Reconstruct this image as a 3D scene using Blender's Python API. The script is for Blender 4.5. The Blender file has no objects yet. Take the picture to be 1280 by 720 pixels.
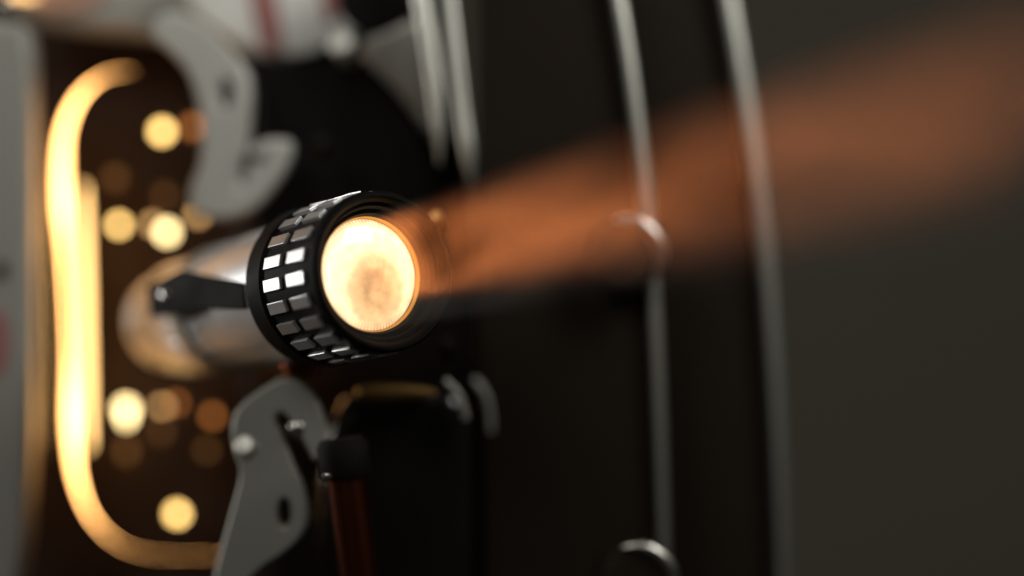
import bpy, bmesh, math, random
from mathutils import Vector, Matrix
random.seed(4)
SC = bpy.context.scene
COL = SC.collection
K = 0.001            # millimetres to metres
DIST = 500.0         # camera to the lens, mm
PPM = 5.4            # photograph pixels per mm at the lens

# ------------------------------------------------------------------ helpers
def P(px, py, Y):
    s = PPM * DIST / (DIST + Y)
    return Vector(((px - 640) / s * K, Y * K, (360 - py) / s * K))

WORLD = {}
def link(o, parent=None, M=None):
    COL.objects.link(o)
    M = M or Matrix.Identity(4)
    if parent is not None:
        o.parent = parent
        o.matrix_basis = WORLD[parent.name].inverted() @ M
    else:
        o.matrix_basis = M
    WORLD[o.name] = M
    return o

def empty(name, loc):
    o = bpy.data.objects.new(name, None)
    o.empty_display_size = 0.02
    return link(o, None, Matrix.Translation(loc))

def finish(name, me, mat, parent, M=None, smooth=True):
    """mesh given in world coordinates when M is None: its origin is moved to its own centre"""
    if M is None:
        c = Vector((0, 0, 0))
        for v in me.vertices: c += v.co
        c /= max(1, len(me.vertices))
        me.transform(Matrix.Translation(-c))
        M = Matrix.Translation(c)
    me.materials.clear(); me.materials.append(mat)
    for p in me.polygons: p.use_smooth = smooth
    o = bpy.data.objects.new(name, me)
    return link(o, parent, M)

def chaikin(pts, n=3, closed=True):
    for _ in range(n):
        q = []
        m = len(pts)
        rng = range(m if closed else m - 1)
        if not closed: q.append(pts[0])
        for i in rng:
            a, b = pts[i], pts[(i + 1) % m]
            q.append(tuple(a[k] * .75 + b[k] * .25 for k in range(len(a))))
            q.append(tuple(a[k] * .25 + b[k] * .75 for k in range(len(a))))
        if not closed: q.append(pts[-1])
        pts = q
    return pts

def ell(cx, cy, rx, ry, n=32, a0=0.0):
    return [(cx + rx * math.cos(2 * math.pi * i / n + a0), cy + ry * math.sin(2 * math.pi * i / n + a0)) for i in range(n)]

def plate(name, outlines, Y, thick, mat, parent, bevel=1.0, kx=0.0, ky=0.0, rnd=3, res=3):
    """thick plate cut to outlines (first the silhouette, then holes), in photograph pixels at depth Y;
    kx, ky tilt it in depth (mm per pixel). Rounded edges of 'bevel' mm."""
    cu = bpy.data.curves.new(name, 'CURVE'); cu.dimensions = '2D'; cu.fill_mode = 'BOTH'
    cx = sum(p[0] for p in outlines[0]) / len(outlines[0]); cy = sum(p[1] for p in outlines[0]) / len(outlines[0])
    s0 = PPM * DIST / (DIST + Y)
    for k, ol in enumerate(outlines):
        pts = chaikin(ol, rnd) if k == 0 else ol
        sp = cu.splines.new('POLY'); sp.points.add(len(pts) - 1); sp.use_cyclic_u = True
        for i, p in enumerate(pts):
            sp.points[i].co = ((p[0] - cx) / s0, -(p[1] - cy) / s0, 0, 1)
    cu.extrude = max(0.01, thick / 2 - bevel); cu.bevel_depth = bevel; cu.bevel_resolution = res; cu.offset = -bevel
    tmp = bpy.data.objects.new('tmp', cu)
    me = bpy.data.meshes.new_from_object(tmp)
    bpy.data.objects.remove(tmp); bpy.data.curves.remove(cu)
    bm = bmesh.new(); bm.from_mesh(me)
    bmesh.ops.remove_doubles(bm, verts=bm.verts, dist=0.003)
    bmesh.ops.recalc_face_normals(bm, faces=bm.faces)
    for v in bm.verts:
        x, y, z = v.co
        yy = Y + thick / 2 - z + kx * x * s0 + ky * (-y) * s0   # front face at Y
        X0 = (cx - 640) / s0; Z0 = (360 - cy) / s0
        f = (DIST + Y + kx * x * s0 - ky * y * s0) / (DIST + Y)     # tilted plates keep their outline
        v.co = Vector(((X0 + x) * f * K, yy * K, (Z0 + y) * f * K))
    bm.to_mesh(me); bm.free()
    o = finish(name, me, mat, parent)
    for p in me.polygons: p.use_smooth = abs(p.normal.y) < 0.97
    return o

def tube(name, pts, mat, parent, res=5, cyclic=False):
    """pts: (px, py, Y, radius_mm)"""
    cu = bpy.data.curves.new(name, 'CURVE'); cu.dimensions = '3D'; cu.fill_mode = 'FULL'
    cu.bevel_depth = 1 * K; cu.bevel_resolution = res; cu.use_fill_caps = True
    sp = cu.splines.new('POLY'); sp.points.add(len(pts) - 1); sp.use_cyclic_u = cyclic
    for i, p in enumerate(pts):
        w = P(p[0], p[1], p[2])
        sp.points[i].co = (*w, 1); sp.points[i].radius = p[3]
    tmp = bpy.data.objects.new('tmp', cu)
    me = bpy.data.meshes.new_from_object(tmp)
    bpy.data.objects.remove(tmp); bpy.data.curves.remove(cu)
    return finish(name, me, mat, parent)

def frame_axis(origin, axis):
    w = axis.normalized(); u = Vector((0, 0, 1)).cross(w).normalized(); v = w.cross(u)
    M = Matrix((u, v, w)).transposed().to_4x4(); M.translation = origin
    return M

def lathe(name, prof, mat, parent, M, n=96, cap0=False, cap1=False):
    """prof: list of (radius, s) mm along local z of M"""
    bm = bmesh.new(); rings = []
    for r, s in prof:
        if r < 1e-6:
            rings.append([bm.verts.new((0, 0, s * K))])
        else:
            rings.append([bm.verts.new((r * K * math.cos(2 * math.pi * i / n), r * K * math.sin(2 * math.pi * i / n), s * K)) for i in range(n)])
    for a, b in zip(rings, rings[1:]):
        for i in range(n):
            j = (i + 1) % n
            if len(a) == 1: bm.faces.new((a[0], b[j], b[i]))
            elif len(b) == 1: bm.faces.new((a[i], a[j], b[0]))
            else: bm.faces.new((a[i], a[j], b[j], b[i]))
    if cap0 and len(rings[0]) > 1: bm.faces.new(rings[0])
    if cap1 and len(rings[-1]) > 1: bm.faces.new(rings[-1])
    bmesh.ops.recalc_face_normals(bm, faces=bm.faces)
    me = bpy.data.meshes.new(name); bm.to_mesh(me); bm.free()
    o = finish(name, me, mat, parent, M)
    try: me.set_sharp_from_angle(angle=math.radians(35))
    except Exception: pass
    return o

# ------------------------------------------------------------------ materials
def mat(name, base, metal=0.0, rough=0.5, var=0.15, scale=60, bump=0.0, spec=0.5, coat=0.0, stretch=None, emit=None, estr=0.0, base2=None):
    m = bpy.data.materials.new(name); m.use_nodes = True
    nt = m.node_tree; b = nt.nodes['Principled BSDF']
    tc = nt.nodes.new('ShaderNodeTexCoord'); mp = nt.nodes.new('ShaderNodeMapping')
    nt.links.new(tc.outputs['Object'], mp.inputs['Vector'])
    if stretch: mp.inputs['Scale'].default_value = stretch
    no = nt.nodes.new('ShaderNodeTexNoise'); no.inputs['Scale'].default_value = scale; no.inputs['Detail'].default_value = 4
    nt.links.new(mp.outputs['Vector'], no.inputs['Vector'])
    mix = nt.nodes.new('ShaderNodeMix'); mix.data_type = 'RGBA'
    b2 = base2 or tuple(c * (1 - var) for c in base)
    mix.inputs[6].default_value = (*base, 1); mix.inputs[7].default_value = (*b2, 1)
    nt.links.new(no.outputs['Fac'], mix.inputs[0]); nt.links.new(mix.outputs[2], b.inputs['Base Color'])
    mr = nt.nodes.new('ShaderNodeMapRange'); mr.inputs['To Min'].default_value = max(.03, rough * (1 - var)); mr.inputs['To Max'].default_value = min(1, rough * (1 + var))
    nt.links.new(no.outputs['Fac'], mr.inputs['Value']); nt.links.new(mr.outputs['Result'], b.inputs['Roughness'])
    b.inputs['Metallic'].default_value = metal; b.inputs['Specular IOR Level'].default_value = spec
    b.inputs['Coat Weight'].default_value = coat
    if bump:
        bp = nt.nodes.new('ShaderNodeBump'); bp.inputs['Strength'].default_value = bump; bp.inputs['Distance'].default_value = 0.0004
        nt.links.new(no.outputs['Fac'], bp.inputs['Height']); nt.links.new(bp.outputs['Normal'], b.inputs['Normal'])
    if emit:
        b.inputs['Emission Color'].default_value = (*emit, 1); b.inputs['Emission Strength'].default_value = estr
    return m

M_black   = mat('black_paint', (.008, .0055, .0035), 0, .45, .2, 90, spec=.12)
M_matt    = mat('matt_black', (.006, .005, .004), 0, .7, .2, 90, spec=.1)
M_case    = mat('case_black', (.013, .0085, .005), 0, .6, .2, 50, spec=.1, bump=.2)
M_gloss   = mat('gloss_black', (.008, .007, .006), 0, .14, .2, 60, spec=.5)
M_recess  = mat('recess_brown', (.03, .015, .008), 0, .65, .4, 25, spec=.2)
M_grey    = mat('grey_enamel', (.40, .39, .35), .25, .42, .1, 70, bump=.15)
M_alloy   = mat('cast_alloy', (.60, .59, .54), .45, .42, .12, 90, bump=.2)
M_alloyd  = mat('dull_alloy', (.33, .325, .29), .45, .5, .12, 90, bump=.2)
M_steel   = mat('brushed_steel', (.62, .60, .55), 1, .30, .15, 70)
M_trim    = mat('trim_steel', (.62, .62, .56), 1, .40, .02, 10)
M_barrel  = mat('barrel_aluminium', (.66, .66, .66), .6, .36, .12, 60, stretch=(1, 1, .15))
M_pad     = mat('grip_pad_metal', (.72, .71, .71), .8, .33, .3, 200, bump=.2)
M_ring    = mat('ring_black', (.003, .0022, .002), 0, .6, .2, 150, spec=.08)
M_brass   = mat('gold_reflecting_metal', (.60, .36, .12), 1, .35, .2, 60)
M_redchrome  = mat('red_reflecting_chrome', (.34, .09, .045), 1, .28, .5, 120, stretch=(3, 3, .1))  # red of the reflections on dark chrome is put into the base colour
M_white   = mat('white_enamel', (.85, .85, .80), 0, .3, .06, 40)
M_red     = mat('red_print', (.40, .15, .14), 0, .4, .1, 40)
M_screw   = mat('screw_steel', (.75, .73, .68), 1, .22, .1, 60)
M_pink    = mat('peach_enamel', (.62, .34, .24), 0, .4, .08, 40)

def glow(name, col, s):
    m = bpy.data.materials.new(name); m.use_nodes = True
    nt = m.node_tree; nt.nodes.clear()
    o = nt.nodes.new('ShaderNodeOutputMaterial'); e = nt.nodes.new('ShaderNodeEmission')
    e.inputs[0].default_value = (*col, 1); e.inputs[1].default_value = s
    nt.links.new(e.outputs[0], o.inputs[0])
    return m
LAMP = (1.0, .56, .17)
M_glowline  = glow('lamp_glow_line', (1.0, .47, .14), 12)
M_glowline2 = glow('lamp_glow_line_dim', (1.0, .58, .2), 5.5)
G_bright = glow('lamp_glint_bright', (1.0, .62, .19), 8)
G_white  = glow('lamp_glint_white', (1.0, .74, .33), 8)
G_mid    = glow('lamp_glint_mid', (1.0, .55, .2), 3.2)
G_dim    = glow('lamp_glint_dim', (1.0, .33, .08), 1.5)
G_faint  = glow('lamp_glint_faint', (1.0, .42, .12), .36)

def trim(name, pts, Y, r, parent, m=M_trim):
    pts = chaikin(pts, 2, closed=False)
    return tube(name, [(p[0], p[1], Y, r * (p[2] if len(p) > 2 else 1)) for p in pts], m, parent)

# ------------------------------------------------------------------ projector
proj = empty('film_projector', Vector((0, 90 * K, -170 * K)))
proj['label'] = 'old black film projector with chrome trim, knurled lens ring and glowing lamp house'
proj['category'] = 'film projector'

# lamp house recess seen on the left
plate('recess_plate', [[(-60, -60), (330, -60), (330, 790), (-60, 790)]], 125, 6, M_recess, proj, bevel=.5, rnd=0)
sp = plate('side_panel', [[(-70, 22), (20, 22), (38, 40), (38, 120), (38, 800), (-70, 800)]], 72, 12, M_grey, proj, bevel=2.5, rnd=2)
plate('screw_hole', [ell(1, 338, 8, 11)], 71.2, 1.2, M_matt, sp, bevel=.2, rnd=0)
plate('red_mark', [[(-18, 386), (2, 388), (10, 408), (10, 450), (0, 470), (-18, 470)]], 71.4, .8, M_red, sp, bevel=.15, rnd=2)
plate('frame_bar', [[(14, -26), (400, -30), (400, 60), (262, 62), (190, 43), (110, 38), (24, 24)]], 98, 12, M_grey, proj, bevel=3.5, kx=0, rnd=2)
fb = plate('peach_label', [[(40, -20), (150, -20), (108, 10), (70, 15), (48, 8)]], 96, 1.6, M_pink, proj, bevel=.3, rnd=2)
plate('glow_patch', [[(6, -14), (44, -10), (46, -3), (30, -2), (12, -5)]], 93, 1.2, G_mid, proj, bevel=.3, rnd=2)  # emissive sliver standing in for a streak of yellow glow

# emissive lines for the glow round the lamp door, thinned where it dims
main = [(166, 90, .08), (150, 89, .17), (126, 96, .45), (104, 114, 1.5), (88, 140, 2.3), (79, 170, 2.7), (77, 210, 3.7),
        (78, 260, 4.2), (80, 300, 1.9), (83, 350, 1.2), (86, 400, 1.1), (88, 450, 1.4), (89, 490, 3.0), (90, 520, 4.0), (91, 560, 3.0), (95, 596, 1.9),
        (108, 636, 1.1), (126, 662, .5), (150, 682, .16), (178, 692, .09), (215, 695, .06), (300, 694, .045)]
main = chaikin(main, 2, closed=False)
tube('door_glow', [(x, y, 94, r * .38) for x, y, r in main], M_glowline, proj)
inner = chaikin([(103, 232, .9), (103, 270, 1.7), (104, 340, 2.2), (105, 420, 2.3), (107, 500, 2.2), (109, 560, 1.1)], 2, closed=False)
tube('inner_glow', [(x, y, 110, r*.6) for x, y, r in inner], M_glowline2, proj)
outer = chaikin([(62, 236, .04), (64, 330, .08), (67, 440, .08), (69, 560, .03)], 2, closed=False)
tube('outer_glow', [(x, y, 112, r) for x, y, r in outer], M_glowline2, proj)  # spilled lamp light beside the main line, painted as a thin emissive tube

# lamp glints on the inner plate, built as emissive discs in small cups
GLINTS = [(202, 164, 3.0, G_bright), (240, 158, 2.6, G_dim), (148, 281, 2.5, G_bright), (208, 290, 3.1, G_white), (190, 280, 2.2, G_mid),
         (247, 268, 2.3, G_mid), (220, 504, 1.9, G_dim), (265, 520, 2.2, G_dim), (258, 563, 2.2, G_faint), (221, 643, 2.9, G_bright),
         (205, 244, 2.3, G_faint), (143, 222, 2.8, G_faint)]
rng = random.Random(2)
for x, y, r, g in GLINTS:
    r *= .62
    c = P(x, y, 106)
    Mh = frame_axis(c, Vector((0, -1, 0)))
    h = lathe('glint_cup', [(r + .9, -6), (r + .9, 0), (r + .1, 0), (r, -1), (r, -6)], M_recess, proj, Mh, 40)
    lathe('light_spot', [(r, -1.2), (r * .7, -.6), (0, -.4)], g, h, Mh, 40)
# longer glints below and above, built as emissive plates
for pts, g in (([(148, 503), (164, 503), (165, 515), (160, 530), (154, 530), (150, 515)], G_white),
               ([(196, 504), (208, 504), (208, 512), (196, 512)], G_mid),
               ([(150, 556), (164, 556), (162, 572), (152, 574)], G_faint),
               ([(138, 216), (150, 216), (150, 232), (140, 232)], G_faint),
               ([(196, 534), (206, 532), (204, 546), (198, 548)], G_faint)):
    plate('glow_patch', [pts], 108, 2, g, proj, bevel=.4, rnd=2)

# main body behind the lens
plate('body_casting', [[(283, 60), (330, 40), (470, 20), (556, -60), (568, 60), (588, 210), (606, 330), (612, 480), (612, 800), (340, 800), (310, 600), (298, 420), (292, 240)]], 100, 34, M_black, proj, bevel=4, rnd=2)
plate('lower_box', [[(418, 484), (575, 484), (618, 500), (622, 560), (622, 820), (418, 820)]], 62, 30, M_gloss, proj, bevel=5, rnd=2)
plate('motor_cover', [[(395, 480), (552, 482), (586, 498), (590, 560), (592, 820), (395, 820)]], 44, 14, M_gloss, proj, bevel=5, rnd=2)
plate('gold_reflection', [[(444, 479), (545, 483), (545, 500), (444, 503)]], 38, 4, M_brass, proj, bevel=1.9, rnd=2)  # golden lamp reflection on the box top, built as a brass piece

trim('corner_highlight', [(556, 476), (566, 484), (577, 500), (582, 524)], 40, .9, proj, M_alloyd)  # highlights on the rounded box corners, built as thin pale strips
trim('corner_highlight', [(592, 474), (606, 490), (612, 512), (613, 540)], 54, .9, proj, M_alloyd)
# gearbox top : dark rounded casting with stripes panel, boss and paired trims
sp2 = plate('striped_panel', [[(218, -50), (470, -50), (470, 40), (430, 44), (394, 66), (352, 72), (316, 64), (240, 20)]], 88, 8, M_white, proj, bevel=1.5, rnd=2)
plate('red_stripe', [[(306, -48), (338, -48), (356, 66), (340, 66), (326, 62)]], 87.2, 1.2, M_red, sp2, bevel=.2, rnd=1)
plate('red_stripe', [[(398, -48), (436, -48), (424, 22), (408, 30), (404, 10)]], 87.2, 1.2, M_red, sp2, bevel=.2, rnd=1)
plate('upper_casting', [[(296, 66), (372, 76), (420, 68), (444, 84), (500, 110), (545, 200), (560, 262), (440, 300), (300, 300), (322, 180), (318, 110)]], 78, 20, M_matt, proj, bevel=3, rnd=2)
plate('arm_web_sheen', [[(436, 56), (500, 24), (538, 20), (552, 190), (524, 150), (484, 100)]], 70, 8, M_grey, proj, bevel=3.9, ky=.1, rnd=2)  # grey plate imitates the reflection on the glossy casting
Mb = frame_axis(P(468, -8, 66), Vector((-.15, -1, .1)))
lathe('arm_boss', [(10.4, -20), (10.4, -1.5), (9.6, 0), (6, .4), (0, .4)], M_matt, proj, Mb, 64)
Mb = frame_axis(P(427, 52, 70), Vector((-.25, -1, .3)))
lathe('cap_screw', [(3.4, -8), (3.4, 0), (2.6, .9), (0, 1.2)], M_alloy, proj, Mb, 40)

ic = plate('inner_cover', [[(330, -70), (536, -70), (541, 20), (551, 110), (554, 170), (547, 214), (500, 240), (430, 130), (522, 60), (500, -20)]], 104, 10, M_black, proj, bevel=2, rnd=1)
trim('trim_strip', [(518, -70, 1.2), (527, 0, 1.2), (537, 60, 1.1), (546, 120, 1.05), (549, 160, .8), (549, 190, .4), (549, 206, .1)], 58, 2.0, ic)
trim('trim_strip', [(552, -70, 1), (562, 0, 1), (571, 70, 1), (579, 140, .95), (585, 185, 1.1), (588, 212, .6), (589, 228, .1)], 60, 1.8, ic)

# case shells on the right with their long curved steel trims
L1 = [(758, -80), (773, 0), (788, 90), (802, 200), (811, 290), (819, 390), (824, 500), (828, 610), (831, 720), (831, 800)]
L2 = [(894, -80), (911, 0), (928, 100), (946, 215), (958, 320), (966, 420), (973, 540), (978, 660), (980, 760), (980, 800)]
c1 = plate('front_shell', [[(598, -80)] + L1 + [(598, 800)]], 58, 40, M_case, proj, bevel=2, rnd=0)
trim('trim_strip', [(x, y, 1.05 - .35 * max(0, y) / 800) for x, y in L1], 55.2, 2.0, c1)
c2 = plate('rear_shell', [[(640, -80)] + L2 + [(640, 800)]], 77, 90, M_case, proj, bevel=2, rnd=0)
trim('trim_strip', [(x, y, 1.05 - .3 * max(0, y) / 800) for x, y in L2], 73.2, 2.5, c2)

def knob(px, py, Y, r, tilt, a0, a1):
    Mk = frame_axis(P(px, py, Y), Vector(tilt))
    k = lathe('round_knob', [(r, -12), (r, -2.4), (r - .5, -1.0), (r - 1.4, -.2), (r - 2.0, 0), (r * .5, .1), (0, .15)], M_case, proj, Mk, 72)
    rp = r * PPM * DIST / (DIST + Y)
    pts = []
    for i in range(25):          # rim highlight built as a steel arc, tapering out at both ends
        t = i / 24; a = math.radians(a0 + (a1 - a0) * t)
        pts.append((px + rp * math.cos(a), py - rp * math.sin(a), Y - .2, .2 + 1.5 * math.sin(math.pi * t) ** .7))
    tube('knob_highlight', pts, M_steel, k)
knob(780, 320, 47, 9.4, (-.1, -1, 0), 105, -40)
knob(793, 733, 34, 10.0, (-.05, -1, .05), 110, -30)
front_edge = c1.children[0]; front_edge['label'] = 'thin pale steel strip along the inner curved edge'
c2.children[0]['label'] = 'thicker pale steel strip along the outer curved edge'
plate('index_tab', [[(720, 668), (772, 664), (790, 672), (782, 684), (730, 684)]], 66, 6, M_gloss, proj, bevel=2.5, rnd=2)

# ---- brackets that carry the lens
ub = [(196, 14), (238, 14), (300, 70), (314, 102), (312, 150), (306, 200), (298, 232), (302, 232), (312, 200), (318, 178), (340, 172), (364, 174), (364, 200), (340, 236),
      (316, 262), (276, 276), (238, 266), (236, 236), (252, 200), (250, 140), (236, 90), (210, 62), (184, 44)]
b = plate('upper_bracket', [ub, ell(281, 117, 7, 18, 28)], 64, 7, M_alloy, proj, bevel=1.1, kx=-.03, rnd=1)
lathe('pivot_pin', [(2.2, -6), (2.2, 1), (1.6, 1.8), (0, 2.1)], M_alloyd, b, frame_axis(P(322, 190, 62), Vector((0, -1, .2))), 32)
lb = [(288, 536), (296, 508), (338, 478), (356, 471), (380, 478), (402, 512), (408, 546), (403, 566), (392, 580), (384, 562), (374, 542), (362, 524), (350, 514), (343, 524),
      (352, 542), (362, 568), (376, 604), (384, 640), (380, 666), (358, 690), (322, 712), (300, 740), (258, 760), (272, 700), (290, 636), (302, 590), (292, 566)]
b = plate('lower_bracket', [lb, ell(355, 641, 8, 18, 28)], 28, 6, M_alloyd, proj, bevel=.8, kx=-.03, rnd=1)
lathe('pivot_pin', [(2.1, -7), (2.4, 0), (2.0, 1.2), (1.1, 2.0), (0, 2.3)], M_screw, b, frame_axis(P(371, 534, 28), Vector((-.3, -1, .5))), 36)
lathe('pivot_pin', [(2.9, -7), (2.9, 1), (2.0, 2.0), (0, 2.2)], M_alloy, b, frame_axis(P(308, 558, 30), Vector((-.2, -1, .3))), 36)
plate('red_reflection', [[(350, 452), (372, 448), (396, 458), (398, 470), (372, 474), (352, 468)]], 30, 6, M_redchrome, b, bevel=2.5, rnd=2)  # stands in for the small red-orange reflection under the ring

# clamp post under the lens
Mr = frame_axis(P(432, 590, 16), Vector((.13, .02, -1)))
post = lathe('clamp_post', [(4.6, -1), (4.6, 60)], M_redchrome, proj, Mr, 48, True, True)
lathe('post_collar', [(0, -8), (5.2, -8), (6.2, -6.5), (6.2, 0), (5.6, 1.2), (4.7, 1.2)], M_matt, post, Mr, 48)
lathe('set_screw', [(.95, -2), (.95, .4), (.7, .8), (0, .95)], M_screw, post, frame_axis(P(407, 595, 8.4), Vector((-.5, -1, .2))), 24)

# ---- the lens
A = Vector((.57, -.80, .12)).normalized()
ML = frame_axis(P(462, 343, 0), A)
def groove(prof):
    return prof
# silver barrel with fine grooves towards the back
prof = [(8, -106), (11.0, -106), (12.1, -105), (12.6, -103)]
prof += [(12.6, -101), (12.4, -100), (12.4, -88.6)]
prof += [(13.2, -88), (13.6, -87), (14.0, -70), (14.0, -69), (15.4, -68.2), (16.0, -50), (16.0, -49.2), (16.6, -48.6), (17.4, -26), (17.4, -20)]
barrel = lathe('lens_barrel', prof, M_barrel, proj, ML, 128, True)
# fluted grip sleeve round the middle of the barrel
def flutes(name, r0, r1, s0, s1, cnt, amp, m_, parent):
    n = cnt * 6; bm = bmesh.new(); rings = []
    for rr, ss, am in ((r0 - .6, s0, 0), (r0, s0 + .6, amp), (r1, s1 - .6, amp), (r1 - .6, s1, 0)):
        rings.append([bm.verts.new(((rr + am * math.cos(cnt * 2 * math.pi * i / n)) * K * math.cos(2 * math.pi * i / n),
                                    (rr + am * math.cos(cnt * 2 * math.pi * i / n)) * K * math.sin(2 * math.pi * i / n), ss * K)) for i in range(n)])
    for a, b in zip(rings, rings[1:]):
        for i in range(n):
            j = (i + 1) % n; bm.faces.new((a[i], a[j], b[j], b[i]))
    bmesh.ops.recalc_face_normals(bm, faces=bm.faces)
    me = bpy.data.meshes.new(name); bm.to_mesh(me); bm.free()
    return finish(name, me, m_, parent, ML)
flutes('fluted_sleeve', 13.6, 15.6, -96, -56, 30, .8, M_barrel, barrel)
lever = plate('focus_lever', [[(184, 358), (206, 347), (228, 337), (262, 346), (304, 354), (306, 386), (240, 386), (226, 392), (188, 396)]], 30, 6, M_matt, proj, bevel=.5, kx=-.27, rnd=0)
lathe('lever_screw', [(2.4, -3), (2.4, .3), (1.8, .8), (0, 1.0)], M_screw, lever, frame_axis(P(212, 367, 38.2), Vector((-.2, -1, .2))), 32)
lathe('barrel_band', [(14.2, -72), (15.9, -72), (16.3, -71), (16.4, -66), (15.6, -65)], M_alloyd, barrel, ML, 96)

R = 19.0
ring = lathe('focus_ring', [(17.2, -25), (R - .6, -25), (R + .3, -24.3), (R + .3, -18), (R - .6, -17.4), (R - .6, -6.9), (R - .6, 4.2), (R - .2, 4.8), (R - .3, 6.2), (R - .9, 6.8), (17.4, 6.8), (16.8, 6.2),
                             (16.2, 4.4), (15.4, 4.2), (14.9, 2.6), (14.0, 2.2), (13.4, .2), (13.2, -2)], M_ring, proj, ML, 128)
N = 22
def pad_mesh(s0, s1):
    bm = bmesh.new()
    n = 1; half = math.radians(360 / N * .26)
    lo, hi = [], []
    for i in range(n + 1):
        a = -half + 2 * half * i / n
        for (lst, rr) in ((lo, R - .8), (hi, R + .25)):
            lst.append([bm.verts.new((rr * K * math.cos(a), rr * K * math.sin(a), z * K)) for z in (s0, s1)])
    for i in range(n):
        bm.faces.new((hi[i][0], hi[i][1], hi[i + 1][1], hi[i + 1][0]))
        bm.faces.new((lo[i][0], lo[i + 1][0], lo[i + 1][1], lo[i][1]))
        for e in (0, 1):
            bm.faces.new((lo[i][e], lo[i + 1][e], hi[i + 1][e], hi[i][e]))
    for i in (0, n): bm.faces.new((lo[i][0], lo[i][1], hi[i][1], hi[i][0]))
    bmesh.ops.recalc_face_normals(bm, faces=bm.faces)
    sharp = [e for e in bm.edges if len(e.link_faces) == 2 and e.calc_face_angle(0) > .6]
    bmesh.ops.bevel(bm, geom=sharp, offset=.15 * K, segments=2, profile=.6, affect='EDGES')
    me = bpy.data.meshes.new('grip_pad'); bm.to_mesh(me); bm.free()
    me.materials.append(M_pad)
    return me
for (s0, s1) in ((-16.2, -8.6), (-5.4, 2.3)):
    me = pad_mesh(s0, s1)
    for k in range(N):
        o = bpy.data.objects.new('grip_pad', me)
        tilt = Matrix.Rotation(math.radians(rng.uniform(-1.5, 1.5)), 4, 'Z')
        link(o, ring, ML @ Matrix.Rotation(2 * math.pi * (k + .18) / N, 4, 'Z'))

# glowing front element
def lens_material():
    m = bpy.data.materials.new('lens_light'); m.use_nodes = True
    nt = m.node_tree; N_ = nt.nodes; Lk = nt.links; N_.clear()
    out = N_.new('ShaderNodeOutputMaterial'); tc = N_.new('ShaderNodeTexCoord')
    sep = N_.new('ShaderNodeSeparateXYZ'); Lk.new(tc.outputs['Object'], sep.inputs[0])
    def math_(op, a, b=None, c=None):
        n = N_.new('ShaderNodeMath'); n.operation = op
        for i, v in enumerate((a, b, c)):
            if v is None: continue
            if isinstance(v, (int, float)): n.inputs[i].default_value = v
            else: Lk.new(v, n.inputs[i])
        return n.outputs[0]
    X = math_('MULTIPLY', sep.outputs[0], 1000 / 13.0); Y = math_('MULTIPLY', sep.outputs[1], 1000 / 13.0)
    r = math_('SQRT', math_('ADD', math_('MULTIPLY', X, X), math_('MULTIPLY', Y, Y)))
    # the image of the gate: a soft off-centre disc that is dimmer than the rest
    X2 = math_('SUBTRACT', X, GX); Y2 = math_('SUBTRACT', Y, GY)
    d = math_('SQRT', math_('ADD', math_('MULTIPLY', X2, X2), math_('MULTIPLY', math_('MULTIPLY', Y2, Y2), .8)))
    mr = N_.new('ShaderNodeMapRange'); mr.interpolation_type = 'SMOOTHSTEP'
    mr.inputs['From Min'].default_value = .30; mr.inputs['From Max'].default_value = .92
    mr.inputs['To Min'].default_value = .0; mr.inputs['To Max'].default_value = 1
    Lk.new(d, mr.inputs['Value'])
    # square patch
    sq = math_('MAXIMUM', math_('ABSOLUTE', math_('SUBTRACT', X, GX * .4)), math_('ABSOLUTE', math_('ADD', Y, .12)))
    ms = N_.new('ShaderNodeMapRange'); ms.interpolation_type = 'SMOOTHSTEP'
    ms.inputs['From Min'].default_value = .12; ms.inputs['From Max'].default_value = .3
    ms.inputs['To Min'].default_value = .80; ms.inputs['To Max'].default_value = 1; Lk.new(sq, ms.inputs['Value'])
    no = N_.new('ShaderNodeTexNoise'); no.inputs['Scale'].default_value = 420; no.inputs['Detail'].default_value = 3
    Lk.new(tc.outputs['Object'], no.inputs['Vector'])
    # fine radial serration at the rim
    ang = math_('ARCTAN2', Y, X); ser = math_('SINE', math_('MULTIPLY', ang, 90))
    rim = N_.new('ShaderNodeMapRange'); rim.inputs['From Min'].default_value = .86; rim.inputs['From Max'].default_value = 1
    Lk.new(r, rim.inputs['Value'])
    serm = math_('SUBTRACT', 1.0, math_('MULTIPLY', rim.outputs[0], math_('ADD', .5, math_('MULTIPLY', ser, .13))))
    cr = N_.new('ShaderNodeMix'); cr.data_type = 'RGBA'
    cr.inputs[6].default_value = (1.0, .56, .25, 1); cr.inputs[7].default_value = (2.3, 1.5, .80, 1)
    Lk.new(mr.outputs[0], cr.inputs[0])
    rip = math_('ADD', 1.0, math_('MULTIPLY', math_('SINE', math_('MULTIPLY', d, 21.0)), .09))
    st = math_('MULTIPLY', math_('MULTIPLY', math_('MULTIPLY', serm, rip), ms.outputs[0]), math_('ADD', .65, math_('MULTIPLY', no.outputs['Fac'], .7)))
    e = N_.new('ShaderNodeEmission'); Lk.new(cr.outputs[2], e.inputs[0]); Lk.new(st, e.inputs[1])
    g = N_.new('ShaderNodeBsdfGlossy'); g.inputs['Roughness'].default_value = .05; g.inputs['Color'].default_value = (.05, .05, .05, 1)
    ad = N_.new('ShaderNodeAddShader'); Lk.new(e.outputs[0], ad.inputs[0]); Lk.new(g.outputs[0], ad.inputs[1])
    Lk.new(ad.outputs[0], out.inputs[0])
    return m
GX, GY = .08, -.30
lens = lathe('front_lens', [(13.1, -1.2)] + [(13.1 * math.cos(t), -1.2 + 2.2 * math.sin(t)) for t in [math.pi / 2 * i / 10 for i in range(1, 10)]] + [(0, 1.0)], lens_material(), proj, ML, 96)
lathe('lens_retainer', [(13.0, -.4), (13.5, .5), (14.2, .6), (14.6, 0)], M_brass, lens, ML, 96)

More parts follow.
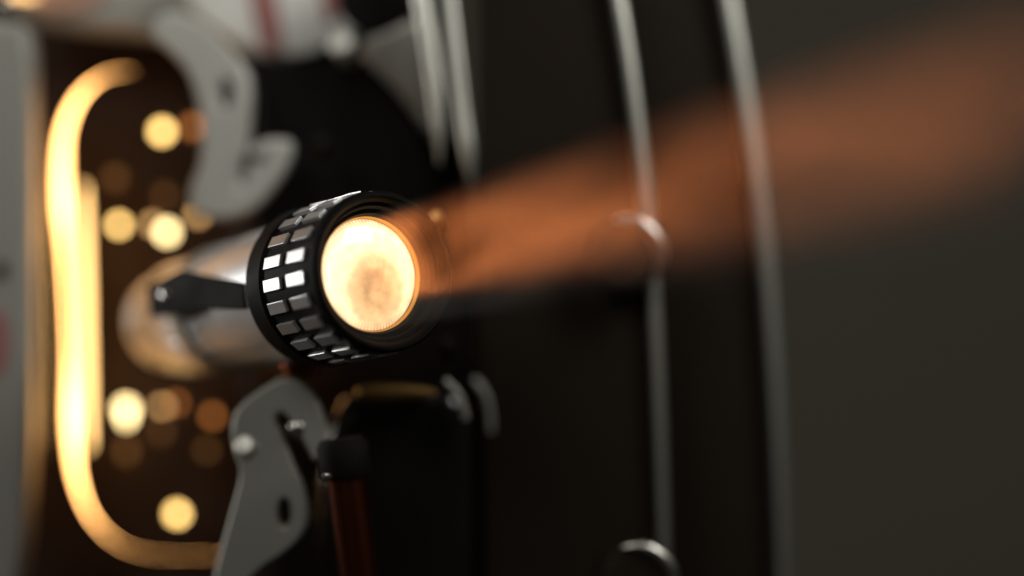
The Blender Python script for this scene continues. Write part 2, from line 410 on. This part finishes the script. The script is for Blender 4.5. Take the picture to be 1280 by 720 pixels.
lathe('lens_hood_ring', [(15.3, 3.0), (15.5, 3.7), (16.1, 3.9), (16.3, 3.2)], M_brass, lens, ML, 96)
# small screws by the lens and on the castings
for (x, y, Y, r, m_) in ((546, 270, 30, 1.5, M_brass), (402, 177, 60, 2.0, M_black), (556, 430, 36, 2.2, M_black), (640, 376, 70, 2.4, M_black), (8, -2, 88, 1.5, M_steel)):
    lathe('case_screw', [(r, -8), (r, 0), (r * .7, r * .3), (0, r * .4)], m_, proj, frame_axis(P(x, y, Y), Vector((0, -1, .3))), 28)

# ------------------------------------------------------------------ smoke lit by the lens
def smoke():
    m = bpy.data.materials.new('smoke'); m.use_nodes = True
    nt = m.node_tree; nt.nodes.clear()
    out = nt.nodes.new('ShaderNodeOutputMaterial'); v = nt.nodes.new('ShaderNodeVolumePrincipled')
    v.inputs['Color'].default_value = (.85, .85, .85, 1); v.inputs['Anisotropy'].default_value = .15
    tc = nt.nodes.new('ShaderNodeTexCoord'); mp = nt.nodes.new('ShaderNodeMapping'); mp.inputs['Scale'].default_value = (1, 1, .55); mp.inputs['Location'].default_value = (.37, .12, .21)
    no = nt.nodes.new('ShaderNodeTexNoise'); no.inputs['Scale'].default_value = 26; no.inputs['Detail'].default_value = 3
    no.inputs['Distortion'].default_value = 1.2
    mr = nt.nodes.new('ShaderNodeMapRange'); mr.inputs['From Min'].default_value = .40; mr.inputs['From Max'].default_value = .60
    mr.inputs['To Min'].default_value = .05; mr.inputs['To Max'].default_value = 1.1
    # density falls along the axis so the beam dims away from the lens
    sx = nt.nodes.new('ShaderNodeSeparateXYZ'); nt.links.new(tc.outputs['Object'], sx.inputs[0])
    dz = nt.nodes.new('ShaderNodeMapRange'); dz.inputs['From Min'].default_value = .03; dz.inputs['From Max'].default_value = .16
    dz.inputs['To Min'].default_value = 1.7; dz.inputs['To Max'].default_value = .75
    nt.links.new(sx.outputs[2], dz.inputs['Value'])
    mu = nt.nodes.new('ShaderNodeMath'); mu.operation = 'MULTIPLY'
    nt.links.new(tc.outputs['Object'], mp.inputs[0]); nt.links.new(mp.outputs[0], no.inputs['Vector'])
    nt.links.new(no.outputs['Fac'], mr.inputs['Value']); nt.links.new(mr.outputs[0], mu.inputs[0]); nt.links.new(dz.outputs[0], mu.inputs[1])
    nt.links.new(mu.outputs[0], v.inputs['Density'])
    nt.links.new(v.outputs[0], out.inputs['Volume'])
    return m
sm = lathe('smoke', [(0, 7.5), (13.5, 7.5), (21, 330), (0, 330)], smoke(), None, ML, 48)
sm['kind'] = 'stuff'; sm['label'] = 'thin smoke glowing orange in the light streaming from the lens'; sm['category'] = 'smoke'

# ------------------------------------------------------------------ wall
me = bpy.data.meshes.new('wall'); bm = bmesh.new()
vs = [bm.verts.new(c) for c in ((-3, 1.1, -2), (3, 1.1, -2), (3, 1.1, 2), (-3, 1.1, 2))]
bm.faces.new(vs); bm.to_mesh(me); bm.free()
M_wall = mat('plaster_wall', (.155, .14, .108), 0, .8, .1, 3)
w = finish('wall', me, M_wall, None, Matrix.Identity(4)); w['kind'] = 'structure'

# ------------------------------------------------------------------ lights
def area(name, loc, target, size, power, col, size_y=None, spread=None, shape='RECTANGLE'):
    l = bpy.data.lights.new(name, 'AREA'); l.shape = shape; l.size = size * K
    if shape == 'RECTANGLE': l.size_y = (size_y or size) * K
    l.energy = power; l.color = col
    if spread: l.spread = spread
    o = bpy.data.objects.new(name, l); COL.objects.link(o)
    loc = Vector(loc) * K; o.location = loc
    o.rotation_euler = (Vector(target) * K - loc).to_track_quat('-Z', 'Y').to_euler()
    return o
area('softbox_left', (-620, 190, 60), (-50, 0, 10), 150, 1.35, (1, .99, .96), 170)
area('softbox_front', (-400, -700, 560), (-60, 60, 0), 400, 2.5, (1, .97, .9), 400)
area('top_light', (190, -90, 215), (60, 70, 70), 110, .62, (1, .99, .93), 160)
area('wall_light', (900, 300, 500), (500, 1100, 60), 300, .6, (1, .93, .8), 300)
# lamp inside the lamp house
def point(name, loc, power, col, r):
    l = bpy.data.lights.new(name, 'POINT'); l.energy = power; l.color = col; l.shadow_soft_size = r * K
    o = bpy.data.objects.new(name, l); COL.objects.link(o); o.location = loc
    return o
point('projector_lamp', P(150, 300, 100), .007, (1, .5, .18), 6)
point('projector_lamp_glow', P(330, 430, 84), .009, (1, .45, .15), 5)
# the beam itself
bl = bpy.data.lights.new('beam_light', 'AREA'); bl.shape = 'DISK'; bl.size = 19.5 * K; bl.spread = math.radians(10); bl.energy = .041; bl.color = (1, .26, .055)
bo = bpy.data.objects.new('beam_light', bl); COL.objects.link(bo)
bo.matrix_world = ML @ Matrix.Translation((0, 2.2 * K, 1.5 * K)) @ Matrix.Rotation(math.pi, 4, 'X')

# ------------------------------------------------------------------ world, camera, render
W = bpy.data.worlds.new('World'); SC.world = W; W.use_nodes = True
W.node_tree.nodes['Background'].inputs[0].default_value = (1, .95, .85, 1)
W.node_tree.nodes['Background'].inputs[1].default_value = .012
cam = bpy.data.cameras.new('camera'); co = bpy.data.objects.new('camera', cam); COL.objects.link(co)
cam.sensor_width = 36; cam.lens = 36 * DIST / (1280 / PPM)
co.location = (0, -DIST * K, 0); co.rotation_euler = (math.pi / 2, 0, 0)
cam.clip_start = .01; cam.clip_end = 50
cam.dof.use_dof = True; cam.dof.focus_distance = (DIST + 1) * K; cam.dof.aperture_fstop = 1.75
SC.camera = co
SC.view_settings.view_transform = 'Standard'; SC.view_settings.look = 'None'; SC.view_settings.exposure = 0; SC.view_settings.gamma = 1
SC.cycles.use_denoising = True
SC.cycles.volume_step_rate = 1.0
SC.cycles.max_bounces = 6
SC.cycles.sample_clamp_indirect = 3
